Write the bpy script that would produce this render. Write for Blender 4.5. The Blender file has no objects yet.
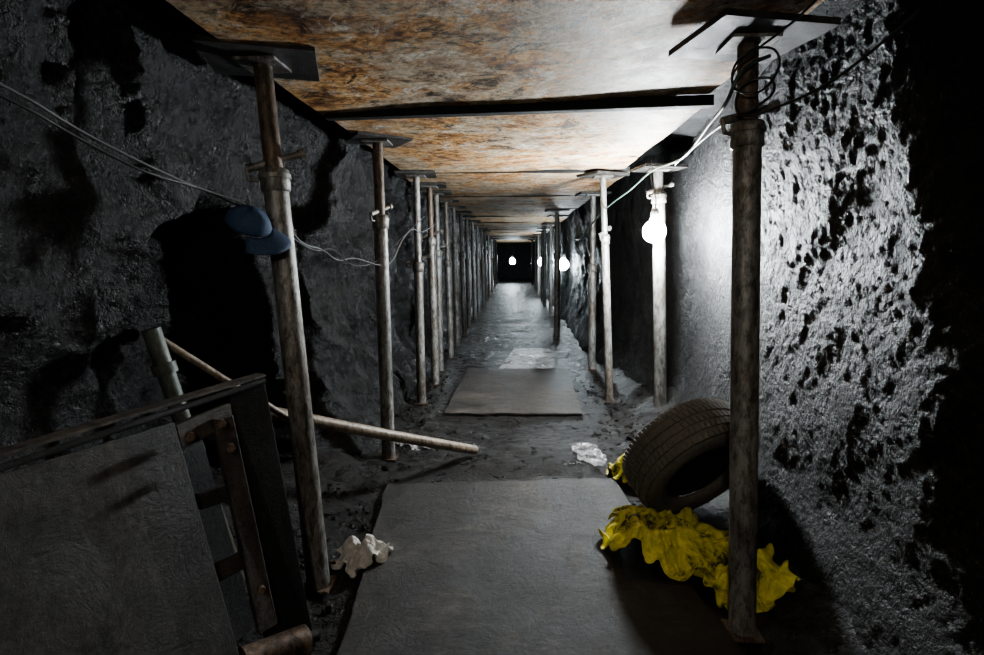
import bpy, bmesh, math, random
import numpy as np
from mathutils import Vector, Matrix, noise, Quaternion
random.seed(7)
V=Vector
H=1.60
scn=bpy.context.scene
COL=scn.collection

# ------------------------------------------------------------ materials
def new_mat(name):
    m=bpy.data.materials.new(name); m.use_nodes=True
    nt=m.node_tree; nt.nodes.clear()
    out=nt.nodes.new('ShaderNodeOutputMaterial'); b=nt.nodes.new('ShaderNodeBsdfPrincipled')
    nt.links.new(b.outputs[0],out.inputs[0])
    return m,nt,b
def coord(nt,scale=(1,1,1),rot=(0,0,0),space='Object'):
    tc=nt.nodes.new('ShaderNodeTexCoord'); mp=nt.nodes.new('ShaderNodeMapping')
    mp.inputs['Scale'].default_value=scale; mp.inputs['Rotation'].default_value=rot
    nt.links.new(tc.outputs[space],mp.inputs[0]); return mp.outputs[0]
def noi(nt,vec,scale,detail=8,rough=.6,dist=0.0):
    n=nt.nodes.new('ShaderNodeTexNoise'); n.inputs['Scale'].default_value=scale
    n.inputs['Detail'].default_value=detail; n.inputs['Roughness'].default_value=rough
    n.inputs['Distortion'].default_value=dist
    nt.links.new(vec,n.inputs['Vector']); return n.outputs['Fac']
def ramp(nt,fac,stops,interp='LINEAR'):
    r=nt.nodes.new('ShaderNodeValToRGB'); r.color_ramp.interpolation=interp
    e=r.color_ramp.elements
    while len(e)<len(stops): e.new(.5)
    for i,(p,c) in enumerate(stops):
        e[i].position=p; e[i].color=(c[0],c[1],c[2],1) if not isinstance(c,(int,float)) else (c,c,c,1)
    nt.links.new(fac,r.inputs[0]); return r.outputs[0]
def mix(nt,fac,a,b,mode='MIX'):
    m=nt.nodes.new('ShaderNodeMix'); m.data_type='RGBA'; m.blend_type=mode
    for s,v in ((0,fac),(6,a),(7,b)):
        if isinstance(v,(int,float)): m.inputs[s].default_value=v if s==0 else (v,v,v,1)
        elif isinstance(v,tuple): m.inputs[s].default_value=(v[0],v[1],v[2],1)
        else: nt.links.new(v,m.inputs[s])
    return m.outputs[2]
def bump(nt,b,h,strength,dist,prev=None):
    n=nt.nodes.new('ShaderNodeBump'); n.inputs['Strength'].default_value=strength; n.inputs['Distance'].default_value=dist
    nt.links.new(h,n.inputs['Height'])
    if prev is not None: nt.links.new(prev,n.inputs['Normal'])
    nt.links.new(n.outputs[0],b.inputs['Normal']); return n.outputs[0]
def setr(nt,b,v):
    if isinstance(v,(int,float)): b.inputs['Roughness'].default_value=v
    else: nt.links.new(v,b.inputs['Roughness'])

def earth(name,dark,mid,light,rlo,rhi,bs=1.0,scale=1.0,spec=.5):
    m,nt,b=new_mat(name); v=coord(nt)
    b.inputs['Specular IOR Level'].default_value=spec
    n1=noi(nt,v,2.3*scale,10,.65,.4); n2=noi(nt,v,58*scale,4,.7)
    n3=noi(nt,v,13*scale,8,.75,.3)
    c=ramp(nt,n1,[(.3,dark),(.52,mid),(.74,light)])
    c2=ramp(nt,n2,[(.42,.08),(.58,1.0)])
    c=mix(nt,1.0,c,ramp(nt,n3,[(.42,.2),(.56,1.0)]),'MULTIPLY')
    nt.links.new(mix(nt,1.0,c,c2,'MULTIPLY'),b.inputs['Base Color'])
    setr(nt,b,ramp(nt,n3,[(.35,rlo),(.65,rhi)]))
    p=bump(nt,b,n3,.7*bs,.035); bump(nt,b,n2,1.0*bs,.022,p)
    return m
M={}
M['wall']=earth('damp_earth_wall',(.014,.0145,.016),(.034,.035,.038),(.078,.078,.081),.28,.55,1.1)
M['wallr']=earth('damp_earth_wall_rough',(.016,.016,.0165),(.040,.0395,.04),(.085,.083,.083),.34,.62,1.5,1.0,.42)
M['roof']=earth('dark_earth_roof',(.01,.01,.01),(.02,.02,.022),(.04,.04,.04),.6,.8)
M['floor']=earth('muddy_floor',(.012,.011,.010),(.030,.028,.025),(.065,.060,.053),.20,.5,.9,1.2)

def plywood(name):
    m,nt,b=new_mat(name); v=coord(nt,(1,1,1)); vs=coord(nt,(3.5,5.5,1),(0,0,.3))
    a=noi(nt,v,4.0,12,.78,.5); s=noi(nt,vs,2.4,12,.8,.6); f=noi(nt,v,45,5,.8); g=noi(nt,v,7,12,.85,.8)
    a2=noi(nt,v,2.3,10,.75,.4)
    c=ramp(nt,a,[(.38,(.14,.075,.035)),(.44,(.50,.24,.08)),(.50,(.82,.50,.21)),(.55,(.58,.46,.32)),(.62,(.88,.78,.60))])
    c=mix(nt,ramp(nt,a2,[(.48,0.0),(.53,.75)]),c,(.58,.50,.39))
    st=ramp(nt,s,[(.40,(.26,.18,.12)),(.47,(.8,.66,.52)),(.54,(1,1,1))])
    c=mix(nt,.8,c,st,'MULTIPLY')
    spots=ramp(nt,g,[(.42,(.05,.04,.033)),(.46,(1,1,1))])
    c=mix(nt,.95,c,spots,'MULTIPLY')
    w=ramp(nt,g,[(.55,0.0),(.58,.8)])
    c=mix(nt,w,c,(.82,.76,.65))
    nt.links.new(mix(nt,.8,c,ramp(nt,f,[(.38,.3),(.54,1.0)]),'MULTIPLY'),b.inputs['Base Color'])
    setr(nt,b,ramp(nt,g,[(.3,.4),(.6,.7)])); p=bump(nt,b,g,.35,.01); bump(nt,b,f,.5,.004,p); return m
M['ply']=plywood('stained_plywood')
def board(name,c0,c1,c2,rlo=.3,rhi=.6,mud=0.0):
    m,nt,b=new_mat(name); v=coord(nt); vs=coord(nt,(1,6,1),(0,0,.1))
    a=noi(nt,v,3.5,12,.75,.6); s=noi(nt,vs,4,10,.7,.5); f=noi(nt,v,50,6,.8); g=noi(nt,v,9,12,.85,.8)
    c=ramp(nt,a,[(.36,c0),(.5,c1),(.64,c2)])
    c=mix(nt,.7,c,ramp(nt,s,[(.38,.35),(.56,1.0)]),'MULTIPLY')
    c=mix(nt,.85,c,ramp(nt,g,[(.40,.15),(.50,1.0)]),'MULTIPLY')
    r=ramp(nt,a,[(.38,rlo),(.6,rhi)])
    if mud:
        k=ramp(nt,noi(nt,v,2.6,14,.85,.9),[(.47,0.0),(.52,mud)])
        c=mix(nt,k,c,(.015,.0137,.0125)); r=mix(nt,k,r,.36)
    nt.links.new(mix(nt,.8,c,ramp(nt,f,[(.38,.35),(.58,1.0)]),'MULTIPLY'),b.inputs['Base Color'])
    setr(nt,b,r); p=bump(nt,b,g,.7,.015); bump(nt,b,f,.7,.005,p); return m
M['board']=board('muddy_board',(.016,.0145,.0128),(.058,.053,.046),(.15,.137,.117),.45,.68,.9)
M['plate']=board('bearing_plate',(.02,.018,.016),(.065,.060,.053),(.14,.13,.115),.42,.65)
M['board2']=board('tan_board',(.03,.027,.023),(.10,.089,.074),(.19,.17,.142),.38,.6,.6)
M['wetplate']=board('wet_plate',(.2,.2,.2),(.5,.5,.5),(.8,.8,.8),.15,.4)
M['sheet']=board('dirty_sheet',(.025,.025,.023),(.065,.063,.059),(.14,.135,.125),.45,.7,.5)
M['black']=board('blackened_timber_and_shade',(.006,.006,.006),(.014,.014,.014),(.025,.025,.025),.5,.8)  # also colours in shade: the tyre hub disc and the cart's inside
M['rustwood']=board('rusty_metal_bar',(.035,.030,.026),(.09,.076,.064),(.18,.155,.13),.4,.7)

def steel(name,base,light,rust,metal=.35):
    m,nt,b=new_mat(name); v=coord(nt,(1,1,.35)); a=noi(nt,v,9,10,.75,.5); f=noi(nt,v,60,6,.8); r=noi(nt,v,6,12,.85,.8)
    c=ramp(nt,a,[(.35,base),(.65,light)])
    k=ramp(nt,r,[(.48,0.0),(.56,1.0)])
    c=mix(nt,k,c,rust)
    nt.links.new(mix(nt,.85,c,ramp(nt,f,[(.40,.2),(.54,1.0)]),'MULTIPLY'),b.inputs['Base Color'])
    b.inputs['Metallic'].default_value=metal; setr(nt,b,ramp(nt,a,[(.35,.35),(.7,.6)])); bump(nt,b,f,.6,.003); return m
M['steel']=steel('worn_steel_prop',(.17,.17,.16),(.40,.395,.37),(.16,.135,.11))
M['rust']=steel('rusty_tube',(.12,.085,.06),(.25,.19,.145),(.08,.06,.045))
M['tan']=steel('tan_pipe',(.25,.20,.15),(.38,.32,.25),(.22,.17,.12),.1)
M['green']=steel('green_painted_tube',(.06,.08,.065),(.12,.145,.12),(.10,.08,.06),.1)
def simple(name,c,r=.6,metal=0,b_s=0,bsc=60):
    m,nt,b=new_mat(name); v=coord(nt); n=noi(nt,v,bsc,8,.7)
    cc=ramp(nt,n,[(.3,tuple(x*.55 for x in c)),(.65,c)]); nt.links.new(cc,b.inputs['Base Color'])
    setr(nt,b,r); b.inputs['Metallic'].default_value=metal
    if b_s: bump(nt,b,n,b_s,.004)
    return m
M['rubber']=simple('tyre_rubber',(.19,.178,.155),.7,0,.5,70)
M['cable']=simple('black_cable',(.03,.03,.03),.4)
M['gcable']=simple('grey_cable',(.12,.125,.125),.45)
M['grcable']=simple('green_cable',(.06,.10,.08),.45)
M['blue']=simple('blue_fabric',(.045,.085,.17),.75,0,.4,120)
M['paper']=simple('crumpled_paper',(.66,.64,.60),.7,0,.2,40)
M['white']=simple('socket_plastic',(.5,.5,.5),.4)
def yellow():
    m,nt,b=new_mat('yellow_fabric'); v=coord(nt); a=noi(nt,v,8,12,.8,.6); f=noi(nt,v,90,6,.7)
    c=ramp(nt,a,[(.43,(.06,.055,.028)),(.48,(.52,.48,.07)),(.6,(.84,.79,.15))])
    nt.links.new(c,b.inputs['Base Color']); setr(nt,b,.6); bump(nt,b,f,.2,.002); return m
M['yellow']=yellow()
def plastic():
    m,nt,b=new_mat('clear_plastic_sheet'); v=coord(nt); a=noi(nt,v,14,6,.6,.5)
    nt.links.new(ramp(nt,a,[(.3,(.2,.2,.21)),(.7,(.5,.5,.52))]),b.inputs['Base Color']); setr(nt,b,.2); b.inputs['Alpha'].default_value=.6; return m
M['plastic']=plastic()
def emis(name,c,s):
    m=bpy.data.materials.new(name); m.use_nodes=True; nt=m.node_tree; nt.nodes.clear()
    o=nt.nodes.new('ShaderNodeOutputMaterial'); e=nt.nodes.new('ShaderNodeEmission'); e.inputs[0].default_value=(*c,1); e.inputs[1].default_value=s
    nt.links.new(e.outputs[0],o.inputs[0]); return m
M['bulb']=emis('lit_bulb_glass',(.90,.96,1.0),900)
M['bulbfar']=emis('lit_bulb_glass_small',(.80,.92,1.0),140)
M['fillbulb']=emis('added_fill_bulb_warm',(1.0,.94,.85),370)

# ------------------------------------------------------------ mesh builder
class MB:
    def __init__(s): s.v=[];s.f=[];s.m=[];s.sm=[];s.mats=[]
    def mi(s,k):
        if k not in s.mats: s.mats.append(k)
        return s.mats.index(k)
    def add(s,vs,fs,mat,smooth=False):
        o=len(s.v); s.v+= [V(p) for p in vs]; i=s.mi(mat)
        for f in fs: s.f.append([o+a for a in f]); s.m.append(i); s.sm.append(smooth)
    def box(s,c,size,mat,R=None):
        R=R or Matrix.Identity(3); x,y,z=[a/2 for a in size]
        vs=[V(c)+R@V((sx*x,sy*y,sz*z)) for sx in(-1,1) for sy in(-1,1) for sz in(-1,1)]
        s.add(vs,[(0,1,3,2),(4,6,7,5),(0,4,5,1),(2,3,7,6),(0,2,6,4),(1,5,7,3)],mat)
    def hexa(s,p,mat):
        s.add(p,[(0,1,2,3),(7,6,5,4),(0,4,5,1),(1,5,6,2),(2,6,7,3),(3,7,4,0)],mat)
    def slab(s,quad,th,mat):
        q=[V(a) for a in quad]; n=(q[1]-q[0]).cross(q[3]-q[0]).normalized()*th
        s.hexa(q+[a+n for a in q],mat)
    def tube(s,pts,r,mat,seg=20,caps=True,hollow=False):
        pts=[V(p) for p in pts]; n=len(pts)
        rs=r if isinstance(r,(list,tuple)) else [r]*n
        t=(pts[1]-pts[0]).normalized(); up=V((0,0,1)) if abs(t.z)<.9 else V((1,0,0))
        a=t.cross(up).normalized(); rings=[];vs=[]
        for i in range(n):
            tt=(pts[min(i+1,n-1)]-pts[max(i-1,0)]).normalized()
            a=(a-tt*a.dot(tt)).normalized(); b=tt.cross(a)
            for k in range(seg):
                an=2*math.pi*k/seg; vs.append(pts[i]+(a*math.cos(an)+b*math.sin(an))*rs[i])
        fs=[(i*seg+k,i*seg+(k+1)%seg,(i+1)*seg+(k+1)%seg,(i+1)*seg+k) for i in range(n-1) for k in range(seg)]
        s.add(vs,fs,mat,True)
        if caps: s.add(vs[:seg],[tuple(range(seg))[::-1]],mat); s.add(vs[-seg:],[tuple(range(seg))],mat)
    def obj(s,name,parent=None):
        me=bpy.data.meshes.new(name); me.from_pydata([tuple(p) for p in s.v],[],s.f)
        for k in s.mats: me.materials.append(M[k])
        me.polygons.foreach_set('material_index',s.m); me.polygons.foreach_set('use_smooth',s.sm); me.update()
        bm=bmesh.new(); bm.from_mesh(me); bmesh.ops.recalc_face_normals(bm,faces=bm.faces); bm.to_mesh(me); bm.free()
        o=bpy.data.objects.new(name,me); COL.objects.link(o)
        if parent: o.parent=parent
        return o
def bevel(o,w=.004,seg=2):
    m=o.modifiers.new('bevel','BEVEL'); m.width=w; m.segments=seg; m.limit_method='ANGLE'; return o

def sm(a,b,x):
    t=max(0,min(1,(x-a)/(b-a))); return t*t*(3-2*t)
def bumpf(c,w,x): return math.exp(-((x-c)/w)**2)

# ------------------------------------------------------------ tunnel shell
YE=24.5
def yrange():
    ys=[];y=-3.0
    while y<YE:
        ys.append(y)
        y+= .06 if y<.4 else (.011 if y<3.6 else (.03 if y<6 else (.06 if y<10 else .15)))
    ys.append(YE); return ys
YS=yrange()
def fr(p,o=5): return noise.fractal(p,.85,2.1,o,noise_basis='PERLIN_ORIGINAL')
def wall_x(side,y,z):
    big=fr(V((side*3,y*.7,z*.9)),3)
    q=V((side*5,y*2.2+z*.9,z*1.7))
    mid=fr(q*1.6,4)
    rg=1-abs(noise.noise(V((side*9,y*4.0+z*2.2,z*2.0-y*.8))))*2
    fine=fr(V((side,y*9,z*9)),5)
    if side>0:
        pit=noise.noise(V((side,y*40,z*34+y*6)))+.8*noise.noise(V((side,y*75,z*66)))
        x=1.0+.20*sm(1.42,.75,y-.25*(z-.9))+.10*bumpf(3.4,.55,y)-.12*sm(4.2,6,y)  # near end flares outward, shaped so lamp light misses it and it stays dark
        x+=.04*math.sin((z-.2)*2.6)-.03
        x-= .07*sm(.3,0,z)
        g=1-abs(noise.noise(V((2,y*6.0+z*2.0,z*4.0))))*3
        x+=.03*big+.010*mid+.0034*fine+.0042*pit+.003*max(0,g)**2
        # lumpier beyond the lamp prop
        x+=.03*fr(V((4,y*3,z*3)),4)*sm(3.6,4.6,y)
    else:
        pit=noise.noise(V((side,y*30,z*30)))+.7*noise.noise(V((side,y*60,z*60)))
        x=.97+.08*sm(1.0,1.35,y)-.16*sm(2.3,2.75,y)-.03*sm(4,6,y)
        ang=(y-1.86)/.50
        ztop=1.23*math.sqrt(max(0,1-abs(ang)**2.6))
        a=sm(0,.10,ztop-z+.04*mid+.02*fine)*(1 if abs(ang)<1 else 0)
        x+=.36*a*(1+.15*big)
        x+=.05*math.sin((z-.2)*2.6)-.03
        x-=.08*sm(.35,0,z)*(1-a)
        x+=.05*big+.04*mid+.020*fine+.006*pit-.045*max(0,rg)**3
    return side*x
def make_wall(side,name,mat):
    dz=.011
    zs=[-.06+i*dz for i in range(int(1.86/dz)+1)]
    vs=[V((wall_x(side,y,z),y,z)) for y in YS for z in zs]; n=len(zs)
    fs=[(i*n+j,i*n+j+1,(i+1)*n+j+1,(i+1)*n+j) for i in range(len(YS)-1) for j in range(n-1)]
    m=MB(); m.add(vs,fs,mat,True); return m.obj(name)
make_wall(1,'wall_right','wallr'); make_wall(-1,'wall_left','wall')

def floor_z(x,y):
    z=.018*fr(V((x*2,y*2,0)),4)+.010*fr(V((x*12,y*12,3)),4)
    e=.66+.10*sm(3.5,4.5,y)
    z+=.14*sm(e,1.05,abs(x))*(.8+.6*fr(V((x*3,y*3,7)),3))
    for (x0,x1,y0,y1) in((-.58,.66,.7,2.5),(-.5,.5,3.3,4.9),(-.2,.45,4.7,5.9)):
        k=sm(x0-.10,x0,x)*sm(x1+.10,x1,x)*sm(y0-.1,y0,y)*sm(y1+.1,y1,y); z=z*(1-k)-.010*k
    return z
m=MB(); xs=[-1.6+i*.02 for i in range(161)]; n=len(xs)
m.add([V((x,y,floor_z(x,y))) for y in YS for x in xs],[(i*n+j,i*n+j+1,(i+1)*n+j+1,(i+1)*n+j) for i in range(len(YS)-1) for j in range(n-1)],'floor',True)
m.obj('floor')
m=MB(); xs=[-1.7+i*.085 for i in range(41)]; n=len(xs); ys=YS[::3]+[YE]
m.add([V((x,y,1.72+.03*fr(V((x*3,y*3,1)),4)) ) for y in ys for x in xs],[(i*n+j,i*n+j+1,(i+1)*n+j+1,(i+1)*n+j) for i in range(len(ys)-1) for j in range(n-1)],'roof',True)
m.obj('ceiling')
for nm,yy in(('wall_far',YE-.15),('wall_back',-2.95)):
    m=MB(); g=[i*.06 for i in range(56)]
    gz=[i*.06 for i in range(31)]
    m.add([V((-1.6+a,yy+.12*fr(V((a*2,b*2,yy)),4),b-.05)) for a in g for b in gz],[(i*31+j,i*31+j+1,(i+1)*31+j+1,(i+1)*31+j) for i in range(55) for j in range(30)],'wall',True)
    m.obj(nm)

# ------------------------------------------------------------ ceiling plywood
seams=[-3,-.75,.72,2.22,3.75,5.2,6.6,7.9,9.2,10.6,12,13.4,14.8,16.2,17.6,19,20.3,22,24.4]
for i in range(len(seams)-1):
    y0,y1=seams[i],seams[i+1]
    m=MB(); N=24; K=16; th=.018
    zb=1.60 if i<3 else 1.575-.006*((i*7)%3)
    hw=.75+.02*((i*5)%3-1); off=.015*((i*3)%3-1); roll=.006*((i*4)%3-1)+(.012 if i==2 or i==3 else 0)
    def pt(u,w,dz):
        x=off-hw+2*hw*u; y=y0+.008+(y1-y0-.016)*w + .02*(u-.5)*((i%2)*2-1)
        sag=-.012*math.sin(math.pi*w)*math.sin(math.pi*u)+.010*noise.noise(V((x*2,y*2,i)))
        return V((x,y,zb+roll*x*2+sag+dz))
    vs=[pt(a/N,b/K,0) for a in range(N+1) for b in range(K+1)]; vt=[p+V((0,0,th)) for p in vs]; L=K+1
    fs=[(a*L+b,a*L+b+1,(a+1)*L+b+1,(a+1)*L+b) for a in range(N) for b in range(K)]
    m.add(vs,fs,'ply',True); m.add(vt,fs,'ply',True)
    for a in range(N):
        for b in(0,K): m.add([vs[a*L+b],vs[(a+1)*L+b],vt[(a+1)*L+b],vt[a*L+b]],[(0,1,2,3)],'black')
    for b in range(K):
        for a in(0,N): m.add([vs[a*L+b],vs[a*L+b+1],vt[a*L+b+1],vt[a*L+b]],[(0,1,2,3)],'black')
    m.obj('plywood_ceiling_panel')
for i,y in enumerate(seams[3:-2]):
    m=MB(); h=.04 if i==0 else .018
    R=Matrix.Rotation(-.022 if i==0 else .0,3,'Y')
    m.box((0,y+.0,1.60-h/2+(.008 if i==0 else .0)),(1.50,.05,h),'black',R)
    bevel(m.obj('ceiling_crossbeam'),.004)

# ------------------------------------------------------------ steel props
def prop(base,top,r=.034,collar=.72,detail=True,plate=True,pr=0,name='steel_prop',plate_size=.26,ang=0.0,mat='steel'):
    b=V(base);t=V(top); d=(t-b); m=MB(); u=d.normalized()
    c=b+d*collar
    seg=28 if detail else 14
    side=u.cross(V((0,1,0))).normalized(); fwd=u.cross(side)
    m.tube([b+u*.008,c],r,mat,seg)
    m.tube([c,t-u*.008],r*.74,'rust' if detail and pr else mat,seg)
    m.tube([c-u*.05,c-u*.045,c+u*.012,c+u*.018],[r*1.0,r*1.18,r*1.18,r*.9],mat,seg)
    m.tube([c-u*.012,c+u*.0],r*1.3,mat,seg)
    if detail:
        a=math.cos(ang)*side+math.sin(ang)*fwd
        hc=c+u*.035
        m.tube([hc-a*.085+u*.028,hc+a*.075-u*.02],.011,'steel',12)
        m.tube([hc-a*.09+u*.03,hc-a*.075+u*.025],.016,'steel',12)
        m.tube([hc+a*.05-u*.02,hc+a*.075-u*.021,hc+a*.07-u*.05,hc+a*.045-u*.05],.006,'steel',8)
        for k in range(4):
            p=c+u*(.09+.1*k)
            if (p-b).length<(t-b).length-.03:
                m.tube([p-fwd*(r*.75),p-fwd*(r*.70)],.007,'black',10)
    m.box(b+V((0,0,.004)),(.085,.085,.008),'rust'); m.box(t-V((0,0,.004)),(.12,.12,.008),mat)
    if plate: 
        Rp=Matrix.Rotation(ang*.4+.1,3,'Z')
        m.box(t+V((0,0,.009)),(plate_size,plate_size*.9,.016),'plate',Rp)
    return m.obj(name)
top=1.565
prop((-.605,1.56,0),(-.725,1.62,top),.035,.80,pr=1,ang=.5,plate_size=.3)
prop((-.635,2.64,0),(-.655,2.66,top-.01),.033,.77,pr=1,ang=1.2)
for k,(bx,y,tx) in enumerate([(-.645,3.68,-.66),(-.63,4.25,-.66),(-.66,4.75,-.68),(-.64,5.4,-.68),(-.65,6.1,-.68),(-.64,6.9,-.68),(-.65,7.7,-.68),(-.64,8.7,-.68),(-.65,9.8,-.68),(-.62,11,-.68),(-.64,12.3,-.68),(-.64,13.8,-.68),(-.64,15.5,-.68),(-.64,17.5,-.68),(-.64,19.5,-.68)]):
    prop((bx,y,0),(tx,y+.03,top-.02),.031,.62+.06*((k*5)%3),detail=k<3,pr=k%2)
prop((.625,1.40,0),(.597,1.52,top-.0),.035,.86,ang=.3,pr=1,plate_size=.30)
prop((.93,3.42,.03),(.865,3.45,top-.03),.038,.90,ang=.2,pr=0)
prop((.67,3.78,0),(.585,3.80,top-.02),.028,.74,ang=1.,pr=0)
for k,(bx,y) in enumerate([(.70,4.9),(.52,6.7),(.60,7.6),(.62,9.4),(.6,11),(.62,12.4),(.62,14.3),(.62,16.4),(.6,19)]):
    prop((bx,y,0),(bx-.02,y+.03,top-.02),.034,.6+.07*(k%3),detail=False,pr=k%2)

# ------------------------------------------------------------ lamps
def lamp(p,mat='bulb',r=.036,name='hanging_light_bulb',cable_top=None):
    p=V(p); m=MB()
    ang=[-math.pi/2+math.pi*.86*i/12 for i in range(13)]
    m.tube([p+V((0,0,r*math.sin(a))) for a in ang]+[p+V((0,0,r*1.15))],[max(.001,r*math.cos(a)) for a in ang]+[r*.38],mat,24)
    m.tube([p+V((0,0,r*1.15)),p+V((0,0,r*1.7)),p+V((0,0,r*2.0))],[r*.4,r*.4,r*.25],'white',16)
    ct=V(cable_top) if cable_top else V((p.x,p.y,top))
    a=p+V((0,0,r*1.9)); pts=[a.lerp(ct,t/8)+V((.01*math.sin(t),0,0)) for t in range(9)]; pts[-1]=ct
    m.tube(pts,.004,'cable',8)
    return m.obj(name)
lamp((.815,3.29,1.16),'bulb',.066,cable_top=(.80,3.36,1.58))
lamp((.74,8.5,.88),'bulbfar',.085)
lamp((.66,13.6,.86),'bulbfar',.10)
lamp((-.1,20.6,.80),'bulbfar',.11)
lamp((-.12,-.45,1.36),'fillbulb',.036)  # unseen fill bulb, added behind the camera to brighten the near tunnel

# ------------------------------------------------------------ cables (curves)
def cable(name,pts,r,mat,sub=True):
    cu=bpy.data.curves.new(name,'CURVE'); cu.dimensions='3D'; cu.bevel_depth=r; cu.bevel_resolution=3; cu.resolution_u=10
    sp=cu.splines.new('NURBS'); sp.points.add(len(pts)-1); sp.use_endpoint_u=True; sp.order_u=3
    for q,p in zip(sp.points,pts): q.co=(*p,1)
    cu.materials.append(M[mat]); o=bpy.data.objects.new(name,cu); COL.objects.link(o); return o
def px(u,v,y):
    k=552-.118*(v-255); return V((y*(u-515)/k,y,1.02-y*(v-255)/k))
def pts(*a): return [px(*q) for q in a]
cable('electric_cable',[(-.97,.5,1.42)]+pts((-10,80,.93),(60,125,1.06),(130,160,1.2),(190,187,1.36),(235,200,1.48),(262,216,1.55),(285,228,1.62),(300,245,1.75),(320,248,2.0),(335,262,2.2),(352,256,2.4),(378,266,2.62),(392,262,2.7),(400,240,2.9),(412,226,3.4),(420,235,3.66),(437,222,4.2)),.003,'gcable')
cable('electric_cable',[(-.98,.5,1.40)]+pts((-10,92,.93),(60,133,1.06),(135,172,1.2),(190,185,1.36),(230,204,1.48),(262,212,1.56),(290,240,1.66),(315,252,1.9),(330,246,2.1),(350,268,2.4),(378,262,2.62),(405,232,3.2),(424,216,3.7)),.0028,'cable')
cable('electric_cable',pts((762,62,1.5),(735,70,1.45),(722,108,1.47),(706,125,1.75),(684,158,2.4),(668,165,2.8),(650,170,3.1),(630,190,3.4),(604,208,3.72),(590,225,4.4),(578,244,5.2),(568,235,6.6)),.005,'grcable')
cable('electric_cable',pts((905,20,1.1),(870,50,1.2),(820,90,1.3),(770,112,1.40),(738,122,1.44),(728,110,1.47),(736,88,1.48),(762,80,1.46),(770,95,1.45),(750,112,1.44),(728,120,1.47),(700,140,1.8),(672,166,2.5)),.0035,'cable')
cable('electric_cable',pts((726,80,1.5),(730,60,1.46),(765,50,1.46),(775,70,1.46),(755,100,1.43),(725,95,1.46),(728,70,1.48),(800,20,1.35),(830,-20,1.2)),.003,'cable')

# ------------------------------------------------------------ boards on floor
def floorboard(name,quad,th,mat,z=.012,N=40):
    q=[V((a[0],a[1],z)) for a in quad]; m=MB()
    vs=[]
    for i in range(N+1):
        for j in range(N+1):
            p=q[0].lerp(q[1],i/N).lerp(q[3].lerp(q[2],i/N),j/N)
            p.z+=.006*noise.noise(V((p.x*3,p.y*3,z*9)))
            if i in(0,N): p.x+=.012*fr(V((p.x*3,p.y*7,2)),4)
            if j in(0,N): p.y+=.018*fr(V((p.x*7,p.y*3,5)),4)
            vs.append(p)
    L=N+1; vt=[p+V((0,0,th)) for p in vs]
    fs=[(i*L+j,i*L+j+1,(i+1)*L+j+1,(i+1)*L+j) for i in range(N) for j in range(N)]
    m.add(vt,fs,mat,True); m.add(vs,fs,mat,True)
    for i in range(N):
        for j in(0,N): a,b=i*L+j,(i+1)*L+j; m.add([vs[a],vs[b],vt[b],vt[a]],[(0,1,2,3)],mat)
        for k in(0,N): a,b=k*L+i,k*L+i+1; m.add([vs[a],vs[b],vt[b],vt[a]],[(0,1,2,3)],mat)
    return m.obj(name)
floorboard('floor_board',[(-.385,.75),(.66,.75),(.45,2.40),(-.56,2.30)],.014,'board',.0)
floorboard('floor_board',[(-.45,3.42),(.44,3.45),(.48,4.82),(-.42,4.85)],.010,'board2',.0)
floorboard('wet_metal_plate',[(-.14,4.86),(.36,4.86),(.44,5.95),(.0,5.9)],.006,'wetplate',.006)

# ------------------------------------------------------------ tipped cart (left foreground)
root=bpy.data.objects.new('tipped_mine_cart',None); COL.objects.link(root)
m=MB()
m.slab([(-.93,.62,.66),(-.71,1.08,.675),(-.56,1.06,.0),(-.72,.60,.0)],.012,'sheet'); bevel(m.obj('side_sheet',root),.003)
m=MB()
m.tube([(-.95,.60,.655),(-.60,1.26,.722)],.007,'black',8)
m.slab([(-.96,.61,.672),(-.60,1.27,.73),(-.63,1.285,.73),(-.99,.62,.672)],.006,'rustwood'); m.obj('top_rim',root)
m=MB()
m.slab([(-.66,1.20,.71),(-.605,1.275,.715),(-.52,1.30,.0),(-.60,1.21,.0)],.014,'black'); bevel(m.obj('end_panel',root),.003)
m=MB()
m.slab([(-.712,1.085,.665),(-.65,1.195,.685),(-.645,1.195,.635),(-.706,1.085,.61)],.02,'rustwood')
m.slab([(-.668,1.15,.66),(-.640,1.185,.66),(-.565,1.19,.14),(-.592,1.15,.14)],.018,'rustwood')
m.slab([(-.69,1.11,.50),(-.63,1.20,.50),(-.62,1.20,.465),(-.685,1.11,.465)],.02,'rustwood')
m.slab([(-.66,1.10,.34),(-.60,1.20,.34),(-.595,1.20,.30),(-.655,1.10,.30)],.02,'rustwood')
for bp in((-.700,1.105,.645),(-.665,1.165,.655),(-.648,1.165,.60),(-.60,1.17,.26)):
    m.tube([V(bp)+V((.02,-.025,0)),V(bp)+V((.027,-.034,0))],.010,'rust',6)
bevel(m.obj('frame_bars',root),.003)
m=MB()
m.tube([(-.60,1.08,.12),(-.50,1.19,.10)],.036,'rust',24); m.tube([(-.62,1.06,.123),(-.48,1.215,.096)],.014,'black',16)
m.obj('axle',root)
m=MB()
m.slab([(-1.0,.78,.60),(-.80,1.30,.62),(-.70,1.34,.02),(-.90,.75,.02)],.014,'black'); m.obj('shade_back_panel',root)  # back panel coloured black to paint the darkness inside the cart

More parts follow.
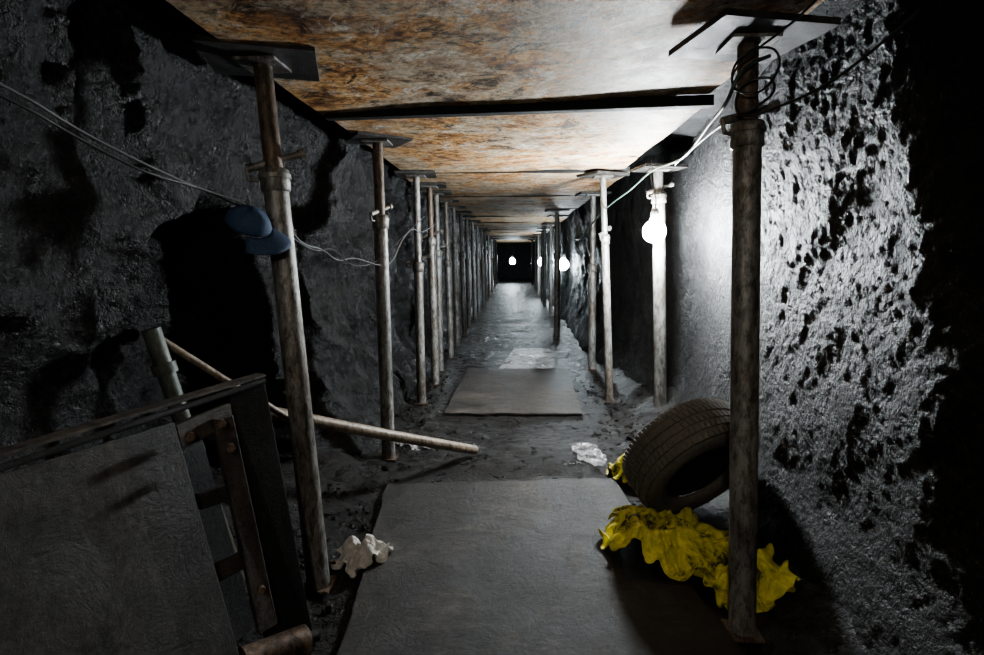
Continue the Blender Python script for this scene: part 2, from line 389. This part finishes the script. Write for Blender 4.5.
# ------------------------------------------------------------ loose pipes
def pipe(name,a,b,r,mat,extra=None):
    m=MB(); a=V(a);b=V(b); m.tube([a,a.lerp(b,.5)+V((0,0,-.004)),b],r,mat,24,caps=False)
    u=(b-a).normalized(); 
    for e,s in((a,1),(b,-1)):
        m.tube([e,e+u*s*.02],[r*.86,r*.86],'black',24,caps=False)
        q=e+u*s*.02; m.tube([q,q+u*s*.001],r*.86,'black',24)
    if extra: extra(m,a,b,u)
    return m.obj(name)
pipe('loose_steel_pipe',(-.90,1.86,.47),(-.20,2.68,.035),.024,'tan')
pipe('green_steel_pipe',(-1.0,1.45,.82),(-.83,1.52,.0),.024,'green',lambda m,a,b,u:(m.tube([a+u*.10,a+u*.13],.032,'green',20),m.tube([a+u*.35,a+u*.38],.031,'green',20)))
pipe('wooden_handle',(-1.02,1.50,.79),(-.74,1.80,.44),.011,'tan')

# ------------------------------------------------------------ tyre
def tyre(c,n,R=.245,W=.18):
    n=V(n).normalized(); q=V((0,0,1)).rotation_difference(n).to_matrix(); m=MB(); c=V(c)
    prof=[(.60,-.30),(.60,-.42),(.68,-.49),(.80,-.52),(.91,-.49),(.965,-.42),(.985,-.30),(.99,-.1),(.99,.1),(.985,.30),(.965,.42),(.91,.49),(.80,.52),(.68,.49),(.60,.42),(.60,.30),(.66,.34),(.80,.42),(.90,.38),(.94,.2),(.945,0),(.94,-.2),(.90,-.38),(.80,-.42),(.66,-.34)]
    S=96; vs=[];P=len(prof)
    for k in range(S):
        a=2*math.pi*k/S
        for r,w in prof: vs.append(c+q@V((R*r*math.cos(a),R*r*math.sin(a),W*w)))
    m.add(vs,[(k*P+i,k*P+(i+1)%P,((k+1)%S)*P+(i+1)%P,((k+1)%S)*P+i) for k in range(S) for i in range(P)],'rubber',True)
    dp=[(.60,.34),(.56,.30),(.54,.05),(.46,-.02),(.34,.10),(.20,.14),(.10,.10),(.09,.02),(.001,.02)]
    vs=[]
    for k in range(48):
        a=2*math.pi*k/48
        for r,w in dp: vs.append(c+q@V((R*r*math.cos(a),R*r*math.sin(a),W*w)))
    D=len(dp)
    m.add(vs,[(k*D+i,k*D+i+1,((k+1)%48)*D+i+1,((k+1)%48)*D+i) for k in range(48) for i in range(D-1)],'black',True)  # black disc added across the hub, standing in for the opening's shade
    B=72
    for rib,(w,ww) in enumerate([(-.38,.15),(-.19,.14),(0,.15),(.19,.14),(.38,.15)]):
        for k in range(B):
            a0=2*math.pi*(k+(.5 if rib%2 else 0))/B; a1=a0+2*math.pi/B*.80; sk=.02*(1 if w>0 else -1)
            r0=.95*R; r1=R*(1.012 if abs(w)<.3 else .995)
            p=[]
            for rr in(r0,r1):
                for (aa,z) in((a0,w-ww/2),(a1,w-ww/2),(a1+sk,w+ww/2),(a0+sk,w+ww/2)):
                    p.append(c+q@V((rr*math.cos(aa),rr*math.sin(aa),W*z)))
            m.hexa(p,'rubber')
    return m.obj('car_tyre')
tyre((.675,2.05,.246),(.36,-.78,-.50))

# ------------------------------------------------------------ cloth: position-based buckling solver, baked straight into the mesh
def crumple(name,c,rx,ry,h,seed,mat,over=1.35,N=72,rot=0.0,steps=160,lumps=1.0,stiff=.35,thick=.003,floorz=None,lob=.22,smooth=True,wave=1.0,amp=.022):
    rng=np.random.RandomState(int(seed*10))
    g=np.linspace(-1,1,N+1); U,W=np.meshgrid(g,g,indexing='ij')
    mx=np.maximum(abs(U),abs(W)); r=np.hypot(U,W)+1e-9; A=np.arctan2(W,U)
    lim=np.array([[.82+lob*noise.noise(V((math.cos(a)*1.5,math.sin(a)*1.5,seed)))+.16*noise.noise(V((math.cos(a)*4,math.sin(a)*4,seed+3))) for a in row] for row in A])
    X=U*mx/r*lim*rx; Y=W*mx/r*lim*ry
    cr,sr=math.cos(rot),math.sin(rot)
    X,Y=cr*X-sr*Y+c[0],sr*X+cr*Y+c[1]
    bx,by=X.copy(),Y.copy()
    fz=np.array([[floorz if floorz is not None else max(.019 if (-.5<x<.6 and y<2.4) else -1,floor_z(x,y)) for x,y in zip(a,b)] for a,b in zip(X,Y)])+.003
    def body(X,Y):
        z=np.zeros_like(X)
        for (lx,ly,lr,lh) in L: z=np.maximum(z,lh*np.clip(1-((X-lx)**2+(Y-ly)**2)/lr**2,0,1)**.7)
        return z
    L=[(c[0]+rng.uniform(-.4,.4)*rx,c[1]+rng.uniform(-.4,.4)*ry,rng.uniform(.3,.55)*min(rx,ry),h*rng.uniform(.5,1)) for _ in range(int(7*lumps))]
    P=np.stack([X,Y,fz+.012+body(X,Y)*.8],-1)
    nz=np.array([[noise.noise(V((x*22*wave,y*12*wave,seed)))+.4*noise.noise(V((x*50*wave,y*50*wave,seed))) for x,y in zip(a,b)] for a,b in zip(X,Y)])
    P[...,2]+=amp*nz
    ov=1+(over-1)*(.6+.8*np.array([[abs(noise.noise(V((x*5,y*5,seed+7))))*2 for x,y in zip(a,b)] for a,b in zip(X,Y)]))
    base=np.stack([X,Y],-1)
    def rest(sa,sb): return np.linalg.norm(base[sa]-base[sb],axis=-1)*ov[sa]
    cons=[]
    def addc(di,dj,k):
        for par in range(2):
            I,J=np.meshgrid(np.arange(0,N+1-di),np.arange(0,N+1-dj),indexing='ij')
            sel=((I//max(di,1)) if di else (J//max(dj,1)))%2==par
            I,J=I[sel],J[sel]
            if len(I)==0: continue
            a=(I,J);b=(I+di,J+dj); cons.append((a,b,rest(a,b),k))
    addc(1,0,1);addc(0,1,1);addc(1,1,.6);addc(2,0,stiff);addc(0,2,stiff);addc(4,0,stiff*.4);addc(0,4,stiff*.4)
    vel=np.zeros_like(P)
    for s in range(steps):
        old=P.copy(); P=P+vel*.92; P[...,2]-=.0004
        for it in range(5):
            for a,b,r0,k in cons:
                d=P[b]-P[a]; l=np.linalg.norm(d,axis=-1)+1e-9
                cor=(d*((l-r0)/l*.5*k)[...,None]); P[a]+=cor; P[b]-=cor
            P[...,0]+= (bx-P[...,0])*.06; P[...,1]+=(by-P[...,1])*.06
            lo=fz+body(P[...,0],P[...,1])
            P[...,2]=np.maximum(P[...,2],lo)
            P[...,2]=np.minimum(P[...,2],lo+.085*(.3+.7*min(1,h/.1)))
        vel=np.clip(P-old,-.004,.004)
    vs=[tuple(p) for p in P.reshape(-1,3)]; K=N+1
    me=bpy.data.meshes.new(name); me.from_pydata(vs,[],[(i*K+j,i*K+j+1,(i+1)*K+j+1,(i+1)*K+j) for i in range(N) for j in range(N)])
    me.materials.append(M[mat]); me.polygons.foreach_set('use_smooth',[smooth]*len(me.polygons)); me.update()
    o=bpy.data.objects.new(name,me); COL.objects.link(o)
    if smooth:
        s=o.modifiers.new('relax','SMOOTH'); s.factor=.3; s.iterations=1
        s=o.modifiers.new('subd','SUBSURF'); s.levels=1; s.render_levels=1
    s=o.modifiers.new('thick','SOLIDIFY'); s.thickness=thick; s.offset=1
    return o
crumple('yellow_raincoat',(.54,1.83),.28,.28,.07,1.3,'yellow',1.55,N=84,stiff=.6,amp=.045)
crumple('yellow_raincoat',(.715,1.66),.18,.20,.07,8.2,'yellow',1.55,N=66,stiff=.6,amp=.045)
crumple('yellow_raincoat',(.54,2.44),.12,.17,.10,4.4,'yellow',1.6,N=44)
crumple('crumpled_paper',(-.505,1.70),.105,.10,.045,12.4,'paper',1.9,N=30,steps=60,smooth=False,thick=.001)
crumple('plastic_sheet',(.385,2.74),.09,.20,.008,17.4,'plastic',1.2,N=44,rot=.15,thick=.001)
crumple('plastic_sheet',(-.52,2.84),.16,.07,.012,21.4,'plastic',1.2,N=40,thick=.001)

# ------------------------------------------------------------ cap
m=MB(); c=px(243,224,1.50); S=32; rows=10; vs=[]
Rc=Matrix.Rotation(.45,3,'Y')@Matrix.Rotation(.45,3,'X')
for i in range(rows+1):
    t=i/rows*math.pi/2
    for k in range(S):
        a=2*math.pi*k/S; r=.054*math.cos(t*.98)
        vs.append(c+Rc@V((r*1.15*math.cos(a),r*math.sin(a),.052*math.sin(t)*(1+.05*math.cos(5*a)))))
m.add(vs,[(i*S+k,i*S+(k+1)%S,(i+1)*S+(k+1)%S,(i+1)*S+k) for i in range(rows) for k in range(S)],'blue',True)
vs=[]
for i in range(7):
    for k in range(17):
        a=-1.1+2.2*k/16; r=.052+.055*(i/6)*math.cos(a*.75)
        vs.append(c+Rc@V((r*1.15*math.cos(a),r*math.sin(a)*1.0,-.004-.012*(i/6)**2-.018*(math.sin(a)**2)*(i/6))))
m.add(vs,[(i*17+k,i*17+k+1,(i+1)*17+k+1,(i+1)*17+k) for i in range(6) for k in range(16)],'blue',True)
m.tube([c+Rc@V((0,0,.048)),c+Rc@V((0,0,.057))],.007,'blue',10)
o=m.obj('blue_cap'); s=o.modifiers.new('t','SOLIDIFY'); s.thickness=.003

# ------------------------------------------------------------ gravel
m=MB()
for i in range(700):
    side=random.choice((-1,1)); y=random.uniform(.9,4.5)
    x=side*random.uniform(.52,.80)
    if -.5<x<.66 and y<2.4: continue
    if x>0 and y<2.9: continue
    if abs(x)<.54 and y>3.3: continue
    r=random.uniform(.004,.012)*(1 if random.random()<.92 else 2.0); z=floor_z(x,y)+r*.2
    bm=bmesh.new(); bmesh.ops.create_icosphere(bm,subdivisions=1,radius=r)
    sd=random.random()*99; R=Quaternion((random.random(),random.random(),random.random(),random.random())).normalized().to_matrix()
    vv=[V((x,y,z))+R@V((p.co.x*1.3,p.co.y,p.co.z*.75))*(1+.5*noise.noise(p.co/r+V((sd,0,0)))) for p in bm.verts]
    m.add(vv,[[q.index for q in f.verts] for f in bm.faces],'floor'); bm.free()
m.obj('loose_gravel')

# ------------------------------------------------------------ camera / world
cam=bpy.data.cameras.new('camera'); cam.lens=20; cam.sensor_width=36; cam.clip_start=.05
co=bpy.data.objects.new('camera',cam); COL.objects.link(co)
co.location=(0,0,1.02); co.rotation_euler=(math.radians(90-7.5),0,math.radians(2.4)); scn.camera=co
w=bpy.data.worlds.new('world'); w.use_nodes=True; scn.world=w
w.node_tree.nodes['Background'].inputs[0].default_value=(.5,.6,.7,1); w.node_tree.nodes['Background'].inputs[1].default_value=.0
try:
    scn.view_settings.look='AgX - Medium High Contrast'
    scn.view_settings.exposure=.4
except Exception as e: print(e)
